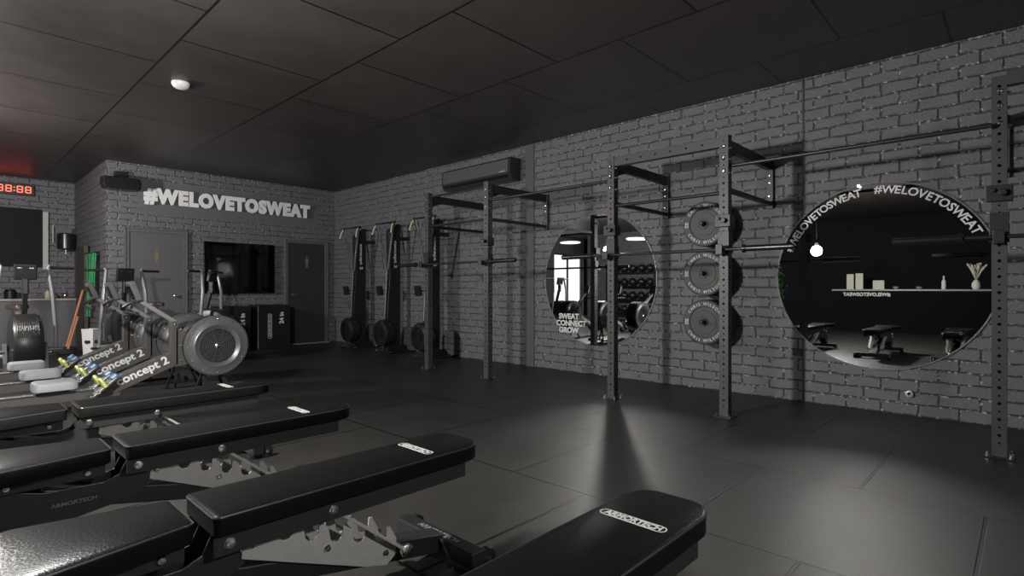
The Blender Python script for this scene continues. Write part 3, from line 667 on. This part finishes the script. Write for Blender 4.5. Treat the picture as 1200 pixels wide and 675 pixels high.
# ------------------------------------------------------------------ rowing machines
def rower():
    r = thing('rowing_machine', 'x', 'rowing machine', (0, 0, 0), 0, 'grey rowing machines in a row')
    b = MB(); b.prism([(-.55, -.04), (-.545, .0), (-.52, .0), (-.52, -.04)], (0, 0, 0), X, Z, (0, .001, 0)); b.b.clear()
    b.bx(-.75, 1.16, -.035, .035, .185, .262); b.bx(-.75, 1.16, -.05, .05, .262, .272); b.build('monorail', M_BEAM, r, bevel=.003)
    MB().bx(-.75, 1.14, -.022, .022, .2725, .277).build('steel_track', M_CHROME, r)
    b = MB(); b.bar((-.70, 0, .0), (-.68, 0, .20), .05, .04, up=(1, 0, 0)); b.bx(-.74, -.66, -.22, .22, 0, .035); b.build('rear_leg', M_ERG, r, bevel=.004)
    # seat
    st_ = thing('seat', '', '', (0, 0, 0)); bpy.data.objects.remove(st_)
    so = [(x, y) for x, y in round_rect(.555, .855, .125, .115, .05, .05)]
    s_ = pad(so, .295, .372, .022).build('seat', M_SEAT, r, smooth=True)
    b = MB(); b.bx(.60, .80, -.055, .055, .275, .294); b.cyl((.64, -.055, .29), (.64, .055, .29), .02, 12); b.cyl((.77, -.055, .29), (.77, .055, .29), .02, 12); b.build('seat_carriage', M_BLACK, s_)
    # rising front beam with lettering
    P = [(1.02, .235), (1.07, .335), (1.60, .56), (1.62, .42), (1.12, .215)]
    bm_ = MB().prism(P, (0, -.045, 0), X, Z, (0, .09, 0)).build('front_beam', M_BEAM, r, bevel=.004)
    MB().text('concept 2', (1.335, -.0455, .385), V(1, 0, .425), V(-.425, 0, 1), .105, .001, .003, width=.44).build('lettering', M_WHITE, bm_)
    MB().bar((1.09, 0, .352), (1.60, 0, .568), .03, .008).build('chain_guide', M_CHROME, bm_)
    # front plate carrying the fan, and monitor arm
    b = MB(); b.bx(1.56, 1.62, -.05, .05, .42, .84); b.prism([(1.60, .40), (1.60, .78), (1.72, .72), (1.72, .42)], (0, -.05, 0), X, Z, (0, .10, 0)); b.build('fan_mount', M_BEAM, r, bevel=.004)
    b = MB()
    for x, z in ((1.64, .76), (1.64, .60), (1.64, .46), (1.59, .81)): b.lathe([(.010, 0), (.010, .004), (0, .005)], (x, -.05, z), -Y, 10)
    b.b.verts.index_update(); each(b, 'bolt', M_CHROME, r)
    b = MB(); b.bar((1.62, 0, .82), (1.30, 0, 1.05), .045, .04); b.build('monitor_arm', M_ERGL, r, bevel=.006)
    b = MB(); b.box((1.27, 0, 1.13), (.055, .16, .19), Euler((0, -.35, 0)).to_matrix()); mo = b.build('performance_monitor', M_ERG, r, bevel=.012)
    MB().box((1.238, 0, 1.118), (.004, .12, .12), Euler((0, -.35, 0)).to_matrix()).build('monitor_screen', M_SCREEN, mo)
    b = MB(); b.tube([(1.22, -.14, .98), (1.26, -.05, 1.02), (1.26, .05, 1.02), (1.22, .14, .98)], .012, 8); b.cyl((1.25, -.22, .93), (1.25, .22, .93), .016, 12); b.build('pull_handle', M_SATIN, r, smooth=True)
    # flywheel: housing drum, lipped front cover, perforated centre
    c = (1.945, 0, .586); R = .295
    MB().lathe([(.02, -.06), (.172, -.06), (.176, -.128), (R-.03, -.13), (R, -.10), (R, .09), (R-.03, .12), (.10, .12)], c, Y, 64).build('fan_housing', M_BLACK, r, smooth=True)
    cv = MB().lathe([(R+.002, -.09), (R+.004, -.125), (R-.012, -.140), (R-.070, -.140), (R-.085, -.150), (R-.115, -.135), (.172, -.128), (.170, -.1305)], c, Y, 64, closed=False).build('fan_cover', mat('fan cover grey', (.11, .11, .11), .36, metal=.3), r, smooth=True)
    gr = MB()
    for k in range(9): gr.lathe([(.168-.0165*k, -.135), (.168-.0165*k-.004, -.135), (.168-.0165*k-.004, -.131), (.168-.0165*k, -.131), (.168-.0165*k, -.135)], c, Y, 48, closed=False)
    for k in range(10):
        a = 2*PI*k/10; u = V(math.cos(a), 0, math.sin(a)); gr.bar(V(*c)+V(0, -.134, 0)+u*.02, V(*c)+V(0, -.134, 0)+u*.17, .003, .003, up=(0, 1, 0))
    gr.build('fan_grille', M_ERG, r)
    MB().lathe([(.026, -.132), (.026, -.142), (.014, -.150), (0, -.152)], c, Y, 20).build('hub_cap', M_CHROME, r, smooth=True)
    b = MB()
    for k in range(12):
        a = 2*PI*k/12; b.lathe([(.008, 0), (.008, .004), (0, .006)], V(*c)+V(math.cos(a)*(R-.03), -.140, math.sin(a)*(R-.03)), -Y, 8)
    b.b.verts.index_update(); each(b, 'cover_screw', M_CHROME, r)
    # front legs
    b = MB()
    for s in (-1, 1):
        b.bar((1.98, s*.02, .34), (2.12, s*.16, .03), .022, .022, up=(1, 0, 0)); b.bar((1.86, s*.02, .34), (1.80, s*.16, .03), .022, .022, up=(1, 0, 0))
    b.bx(1.76, 2.16, -.18, -.14, 0, .03); b.bx(1.76, 2.16, .14, .18, 0, .03); b.build('front_leg', M_BLACK, r)
    for s in (-1, 1): MB().lathe([(.03, 0), (.035, .003), (.035, .022), (.03, .025)], (2.17, s*.16, .035), Y*s, 18).build('transport_wheel', M_RUB, r, smooth=True)
    # foot stretchers
    for s in (-1, 1):
        f = MB(); f.box((1.0, s*.125, .27), (.30, .10, .022), Euler((0, -.72, 0)).to_matrix()); f.box((.90, s*.125, .15), (.03, .11, .05), Euler((0, -.72, 0)).to_matrix())
        for k in range(3): f.box((.93+.045*k, s*.125, .222+.038*k), (.02, .112, .026), Euler((0, -.72, 0)).to_matrix())
        fo = f.build('footrest', M_ERG, r, bevel=.006)
        MB().tube([(1.03, s*.125-.062, .295), (1.005, s*.125-.045, .345), (1.0, s*.125, .36), (1.005, s*.125+.045, .345), (1.03, s*.125+.062, .295)], .018, 8).build('foot_strap', M_YEL, fo, smooth=True)
        MB().box((1.10, s*.125, .37), (.07, .09, .05), Euler((0, -.72, 0)).to_matrix()).build('toe_piece', M_BLUE, fo, bevel=.015)
    MB().cyl((.98, -.18, .255), (.98, .18, .255), .012, 10).build('foot_axle', M_RAW, r)
    return r
R0 = rower(); R0.location = (0, 6.0, 0); R0['label'] = 'grey rowing machine closest to the benches, its round fan cover in full view'
dup(R0, (0, 6.9, 0), 'grey rowing machine in the middle of the three, fan half hidden')
dup(R0, (-.02, 7.8, 0), 'grey rowing machine furthest back of the three, nearest the air bikes')
# ------------------------------------------------------------------ air bikes
def bike():
    r = thing('air_bike', 'x', 'air bike', (0, 0, 0), 0, 'black and grey air bikes behind the rowers')
    # faces -y; origin below the fan
    b = MB(); R = .37; zc = .47
    b.lathe([(.12, -.15), (R-.08, -.15), (R-.02, -.13), (R, -.09), (R, .09), (R-.02, .13), (R-.08, .15), (.12, .15)], (0, 0, zc), X, 40); b.build('fan_cage', M_DSTEEL, r, smooth=True)
    b = MB()
    for k in range(-8, 9):
        x = k*.016; rr = R+.004-(.03 if abs(k) > 6 else 0); b.tube([(x, rr*math.cos(2*PI*i/36), zc+rr*math.sin(2*PI*i/36)) for i in range(36)], .0022, 6, loop=True)
    b.build('cage_wire', M_DSTEEL, r)
    b = MB(); b.bx(-.04, .04, -.1, 1.25, .09, .17); b.bx(-.26, .26, -.20, -.13, 0, .06); b.bx(-.26, .26, 1.17, 1.24, 0, .06); b.bx(-.03, .03, -.18, -.10, .04, .12); b.bx(-.03, .03, 1.17, 1.24, .04, .12)
    for s in (-1, 1): b.bar((s*.19, -.16, .05), (s*.19, .0, .47), .03, .04, up=(1, 0, 0)); b.bar((s*.19, .0, .47), (s*.06, .8, .15), .03, .04, up=(1, 0, 0))
    b.build('frame', M_ERG, r, bevel=.004)
    MB().bar((0, .12, .80), (0, .03, 1.12), .06, .05, up=(1, 0, 0)).build('mast', M_BLACK, r, bevel=.006)
    b = MB(); b.box((0, 0, 1.36), (.22, .05, .19), Euler((.2, 0, 0)).to_matrix()); b.bx(-.03, .03, -.02, .05, 1.08, 1.28); m_ = b.build('console', M_BLACK, r, bevel=.012)
    b = MB()
    for s in (-1, 1): b.bx(s*.055-.022, s*.055+.022, -.036, -.030, 1.405, 1.425)
    b.build('console_light', M_CHROME, m_)
    for s in (-1, 1):
        b = MB(); b.tube([(s*.30, .05, .33), (s*.29, .02, .70), (s*.26, .0, 1.10), (s*.22, .04, 1.42), (s*.235, .06, 1.45)], [.020, .024, .024, .022, .018], 10); a = b.build('lever_arm', M_ERGL, r, smooth=True)
        MB().cyl((s*.235, .06, 1.42), (s*.48, .10, 1.42), .018, 12).build('hand_grip', M_RUB, a, smooth=True)
        b = MB(); b.bar((s*.20, .05, .33), (s*.22, .05-s*.17, .33+s*.04), .018, .04, up=(1, 0, 0)); b.cyl((s*.18, .05, .33), (s*.32, .05, .33), .022, 12); cr = b.build('crank', M_RAW, r)
        MB().box((s*.29, .05-s*.17, .33+s*.04), (.11, .09, .03)).build('pedal', M_BLACK, cr, bevel=.006)
        MB().cyl((s*.20, -.15, .40), (s*.34, -.15, .40), .022, 12).build('foot_peg', M_ERG, r)
    b = MB(); b.bar((0, .80, .15), (0, .90, .86), .06, .045, up=(1, 0, 0)); b.build('seat_post', M_ERG, r, bevel=.004)
    so = [(x-.0, y) for x, y in round_rect(-.13, .14, .04, .12, .03, .06)]
    sd = pad(so, 0, .06, .02).build('saddle', mat('brown black saddle', (.05, .035, .03), .4), r, smooth=True, loc=(0, .90, .88)); sd.rotation_euler = (0, 0, PI/2)
    return r
K0 = bike(); K0.location = (.78, 9.0, 0); K0['label'] = 'air bike at the left edge of the photo with its fan facing out'
dup(K0, (1.93, 9.62, 0), 'air bike in front of the left toilet door, middle of the three', rz=.12)
dup(K0, (3.02, 9.35, 0), 'air bike behind the large rower fan, in front of the television', rz=.75)
# ------------------------------------------------------------------ ski machines
def ski():
    r = thing('ski_machine', 'x', 'ski machine', (0, 0, 0), 0, 'black ski machines along the right wall')
    # origin: floor, x=0 at wall, facing -x
    P = [(-.50, .10), (-.50, .62), (-.44, 1.45), (-.46, 2.20), (-.26, 2.34), (-.22, 2.34), (-.22, .10)]
    cl = MB().prism(P, (0, -.055, 0), X, Z, (0, .11, 0)).build('column', M_BLACK, r, bevel=.006)
    MB().text('concept 2', (-.335, -.0555, 1.78), Z*-1, X, .085, .001, .002, width=.50).build('lettering', M_BRIGHT, cl)
    MB().tube([(-.52, 0, .62), (-.47, 0, 1.5)], .010, 8).build('front_edge', M_ERGL, cl)
    b = MB(); b.bx(-.22, -.003, -.04, .04, 2.05, 2.11); b.build('wall_bracket', M_BLACK, r)
    b = MB(); b.bx(-.62, -.01, -.25, .25, 0, .03); b.bx(-.50, -.10, -.06, .06, .03, .12); b.build('base', M_BLACK, r, bevel=.005)
    # V shaped cord arms
    for s in (-1, 1): MB().bar((-.47, s*.03, 1.50), (-.50, s*.24, 2.33), .036, .024, up=(1, 0, 0)).build('cord_arm', M_ERGL, r, bevel=.003)
    b = MB(); b.cyl((-.50, -.30, 2.34), (-.50, .30, 2.34), .014, 10)
    for s in (-1, 1): b.cyl((-.52, s*.27, 2.33), (-.50, s*.27, 2.33), .03, 14)
    b.cyl((-.50, .0, 2.34), (-.30, 0, 2.36), .014, 10); b.build('top_bar', M_BLACK, r, smooth=True)
    for s in (-1, 1):
        MB().tube([(-.53, s*.27, 2.31), (-.56, s*.28, 2.26), (-.59, s*.30, 2.14)], .014, 8).build('hand_grip', M_TAPE, r, smooth=True)
        MB().tube([(-.52, s*.26, 2.32), (-.515, s*.10, 1.9), (-.51, s*.04, 1.5)], .004, 6).build('cord', M_RUB, r)
    b = MB(); b.box((-.56, .10, 1.12), (.05, .14, .17), Euler((0, -.2, 0)).to_matrix()); b.cyl((-.56, .08, 1.12), (-.46, 0, 1.12), .012, 8); m_ = b.build('performance_monitor', M_SATIN, r, bevel=.01)
    c = (-.64, .0, .36)
    MB().lathe([(.08, .22), (.20, .20), (.235, .16), (.24, .05), (.225, .02), (.16, .0), (.155, .02), (.05, .02)], c, X, 40).build('fan_housing', M_SATIN, r, smooth=True)
    b = MB()
    for k in range(6): b.lathe([(.15-.022*k, .012), (.144-.022*k, .012), (.144-.022*k, .018), (.15-.022*k, .018), (.15-.022*k, .012)], c, X, 36, closed=False)
    b.build('fan_grille', M_BLACK, r)
    MB().lathe([(.020, .012), (.018, .0), (0, -.002)], c, X, 14).build('hub_cap', M_CHROME, r, smooth=True)
    b = MB()
    for s in (-1, 1): b.lathe([(.018, 0), (.018, .012), (0, .014)], (-.10, s*.22, .03), Z, 10); b.lathe([(.018, 0), (.018, .012), (0, .014)], (-.55, s*.22, .03), Z, 10)
    b.b.verts.index_update(); each(b, 'bolt', M_CHROME, r)
    return r
S0 = ski(); S0.location = (W, 7.28, 0); S0['label'] = 'black ski machine partly behind the leftmost rig upright'
dup(S0, (W, 8.42, 0), 'black ski machine in the middle of the three on the right wall')
dup(S0, (W, 9.58, 0), 'black ski machine nearest the right toilet door')
# ------------------------------------------------------------------ pendants
def pendant(p, label, power, col):
    r = thing('pendant_light', label, 'pendant light', (p['loc'][0], p['loc'][1], H)); z = p['loc'][2]-H
    MB().lathe([(.05, 0), (.05, -.02), (.03, -.03), (0, -.03)], (0, 0, 0), Z, 20).build('ceiling_rose', M_BLACK, r, smooth=True)
    MB().cyl((0, 0, -.03), (0, 0, z+.16), .004, 8).build('cord', M_BLACK, r)
    MB().lathe([(.02, .17), (.03, .16), (.03, .11), (0, .11)], (0, 0, z), Z, 18).build('lamp_holder', M_BLACK, r, smooth=True)
    lamp('bulb', 'POINT', (0, 0, z), power, col, r, shadow_soft_size=p['r'])
pendant(L1, 'bare bright bulb on a cord reflected at the left of the lettered mirror', L1['power'], (1, .985, .96))
pendant(L2, 'bare bright bulb on a cord reflected behind the middle rig upright', L2['power'], (1, .97, .93))
cl = thing('added_bench_spot', 'added unseen spotlight on a stem brightening the near sides of the weight benches', 'spotlight', (1.25, -1.7, H))  # added lamp behind the camera, unseen, brightens the near bench sides
MB().cyl((0, 0, -.02), (0, 0, -.95), .012, 10).build('stem', M_BLACK, cl, smooth=True); MB().cyl((0, 0, 0), (0, 0, -.02), .06, 20).build('ceiling_rose', M_BLACK, cl)
dv = (Vector((.95, 2.4, .25))-Vector((1.25, -1.7, H-1.0))).normalized()
MB().lathe([(.0, -.12), (.045, -.12), (.055, -.10), (.06, .03), (.055, .03), (.05, -.08), (0, -.08)], (0, 0, -1.0), dv, 24, closed=False).build('lamp_housing', M_BLACK, cl, smooth=True)
l = lamp('added_beam', 'SPOT', V(0, 0, -1.0)+dv*.03, 120, (1, .98, .95), cl, spot_size=math.radians(52), spot_blend=.8, shadow_soft_size=.04); l.rotation_euler = dv.to_track_quat('-Z', 'Y').to_euler()
def ring(x, y, z, label):
    r = thing('ring_pendant', label, 'pendant light', (x, y, z), 0, 'white ring pendant lamps')
    MB().tube([(.30*math.cos(2*PI*i/48), .30*math.sin(2*PI*i/48), 0) for i in range(48)], .018, 8, loop=True).build('glowing_ring', M_RING, r, smooth=True)
    b = MB()
    for k in range(3): a = 2*PI*k/3; b.cyl((.30*math.cos(a), .30*math.sin(a), .018), (0, 0, H-z-.02), .002, 6)
    b.build('cord', M_BLACK, r); MB().cyl((0, 0, H-z-.03), (0, 0, H-z), .05, 20).build('ceiling_rose', M_BLACK, r)
ring(-1.8, 8.2, 2.6, 'white ring pendant seen at the right in the left round mirror')
ring(-1.5, 10.4, 2.6, 'white ring pendant seen before the bright window in the left round mirror')
# ------------------------------------------------------------------ things seen only in the mirrors
ct = thing('reception_counter', 'long black reception counter reflected in the lettered mirror', 'counter', (-5.3, 2.2, 0))
MB().bx(-.55, 0, -1.55, 1.75, 0, 1.10).build('counter_body', mat('counter black', (.002, .002, .002), .7, spec=.1), ct, bevel=.004)
MB().bx(-.62, .05, -1.62, 1.82, 1.10, 1.145).build('counter_top', mat('counter top grey', (.30, .29, .27), .35), ct, bevel=.004)
MB().text('#WELOVETOSWEAT', (.002, 1.0, 1.0), Y, Z, .13, .004, .004, width=1.1).build('lettering', M_BRIGHT, ct)
CTZ = 1.145
def canvas(y, w_, h_, label, tilt=.12):
    o = thing('picture_card', label, 'card', (-5.5, y, CTZ), 0); MB().box((0, 0, h_/2), (.02, w_, h_), Euler((0, -tilt*0, 0)).to_matrix()).build('card_face', M_CREAM, o, bevel=.003)
    MB().box((-.05, 0, h_/3), (.08, .02, h_*.66)).build('card_stand', M_BLACK, o)
canvas(3.62, .17, .42, 'tall pale card on the reception counter, leftmost as reflected'); canvas(3.40, .18, .44, 'tall pale card on the reception counter, right beside the leftmost'); canvas(2.95, .26, .24, 'small square pale card lying lower on the reception counter')
o = thing('bottle', 'white pump bottle standing alone on the reception counter', 'bottle', (-5.5, 1.55, CTZ)); MB().lathe([(.045, 0), (.048, .01), (.048, .20), (.02, .25), (.02, .30), (0, .30)], (0, 0, 0), Z, 20).build('body', M_BRIGHT, o, smooth=True); MB().cyl((0, 0, .30), (0, 0, .34), .022, 12).build('cap', M_BRIGHT, o)
o = thing('flower_vase', 'white vase with cream dried flowers at the end of the reception counter', 'vase', (-5.45, .72+.2, CTZ)); MB().lathe([(.06, 0), (.09, .05), (.085, .15), (.05, .20), (.055, .22), (.045, .22), (.04, .2), (0, .03)], (0, 0, 0), Z, 24).build('vase_body', M_BRIGHT, o, smooth=True)
b = MB()
for i in range(44):
    a = random.uniform(0, 2*PI); t_ = random.uniform(.05, .55); h_ = random.uniform(.20, .42); p0 = V(0, 0, .2); p1 = V(math.cos(a)*t_*h_, math.sin(a)*t_*h_, .2+h_)
    b.tube([p0, (p0+p1)/2+V(0, 0, .02), p1], [.003, .012, .022], 6)
    b.lathe([(0, 0), (.026, .01), (.018, .05), (0, .06)], p1-V(0, 0, .02), (p1-p0), 8)
b.build('dried_flowers', M_CREAM, o)
for i, yy in enumerate((2.55, 2.05)):
    o = thing('desk_bowl', ('small silver bowl on the reception counter beside the square card', 'small silver bowl on the reception counter near the pump bottle')[i], 'bowl', (-5.45, yy, CTZ)); MB().lathe([(.03, 0), (.06, .03), (.075, .07), (.07, .07), (.05, .03), (0, .01)], (0, 0, 0), Z, 20).build('dish', M_RAW, o, smooth=True)
# hanging plant
pt = thing('potted_plant', 'leafy green plant on a tall stand reflected at the left rim of the lettered mirror', 'plant', (-4.6, 5.45, 0))
MB().lathe([(.16, 0), (.20, .50), (.21, .52), (.18, .52), (.16, .45), (0, .45)], (0, 0, 0), Z, 28).build('pot', M_BLACK, pt, smooth=True)
MB().cyl((0, 0, .45), (0, 0, 1.3), .03, 8).build('stem', M_WOOD, pt)
b = MB()
for i in range(700):
    a = random.uniform(0, 2*PI); zz = random.uniform(.6, 2.0); rr = .45*math.sqrt(random.random())*math.sin(min(1, (zz-.5)/1.55)*PI*.93+.15)
    p = V(rr*math.cos(a), rr*math.sin(a), zz); q = Euler((random.uniform(-1, 1), random.uniform(-1, 1), a)).to_matrix(); l = random.uniform(.05, .09)
    v_ = [b.b.verts.new(p+q @ V(*t_)) for t_ in ((0, 0, 0), (l*.5, l*.3, .006), (l, 0, 0), (l*.5, -l*.3, .006))]; b.face(v_)
b.build('leaves', M_LEAF, pt)
# storage rack with balls on the far left, seen in the left mirror
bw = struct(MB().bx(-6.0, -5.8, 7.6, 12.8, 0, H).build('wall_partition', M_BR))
rk = thing('ball_rack', 'black open rack of medicine balls reflected at the right of the left round mirror', 'rack', (-5.55, 10.6, 0))
b = MB()
for yy in (-1.0, 1.0):
    for xx in (-.2, .2): b.bx(xx-.02, xx+.02, yy-.02, yy+.02, 0, 2.0)
b.build('rack_frame', M_BLACK, rk)
shz = (.25, .75, 1.25, 1.75)
for z in shz: MB().bx(-.18, .18, -.98, .98, z-.015, z+.015).build('shelf', M_BLACK, rk)
k_ = 0; mb0 = None
for i, z in enumerate(shz):
    for j in range(5):
        loc = (-5.55, 10.6-.72+.36*j, z+.015+.15); lb = 'black medicine ball on the %s shelf of the reflected rack, %s from the near end' % (('lowest', 'second', 'third', 'top')[i], ('first', 'second', 'third', 'fourth', 'fifth')[j])
        if mb0 is None:
            mb0 = thing('medicine_ball', lb, 'ball', loc, 0, 'medicine balls on the reflected rack')
            MB().lathe([(0, -.15)]+[(.15*math.sin(a*PI/14), -.15*math.cos(a*PI/14)) for a in range(1, 14)]+[(0, .15)], (0, 0, 0), Z, 28).build('ball_shell', M_SATIN, mb0, smooth=True)
            MB().tube([(.151*math.cos(2*PI*i_/32), 0, .151*math.sin(2*PI*i_/32)) for i_ in range(32)], .004, 6, loop=True).build('seam', M_ERG, mb0)
        else: dup(mb0, loc, lb)
# hedge outside the front window
hd = MB()
for i in range(1500):
    p = V(random.uniform(1.5, 6.5), -4.4+random.uniform(-.3, .3), random.uniform(0, 1.9)); q = Euler((random.uniform(-3, 3), random.uniform(-3, 3), random.uniform(-3, 3))).to_matrix(); l = random.uniform(.10, .22)
    v_ = [hd.b.verts.new(p+q @ V(*t_)) for t_ in ((0, 0, 0), (l*.5, l*.35, .01), (l, 0, 0), (l*.5, -l*.35, .01))]; hd.face(v_)
hd.bx(1.5, 6.5, -4.6, -4.2, 0, 1.7)
tag(hd.build('hedge', M_LEAF), 'green hedge outside the front window, reflected in the television', 'hedge')
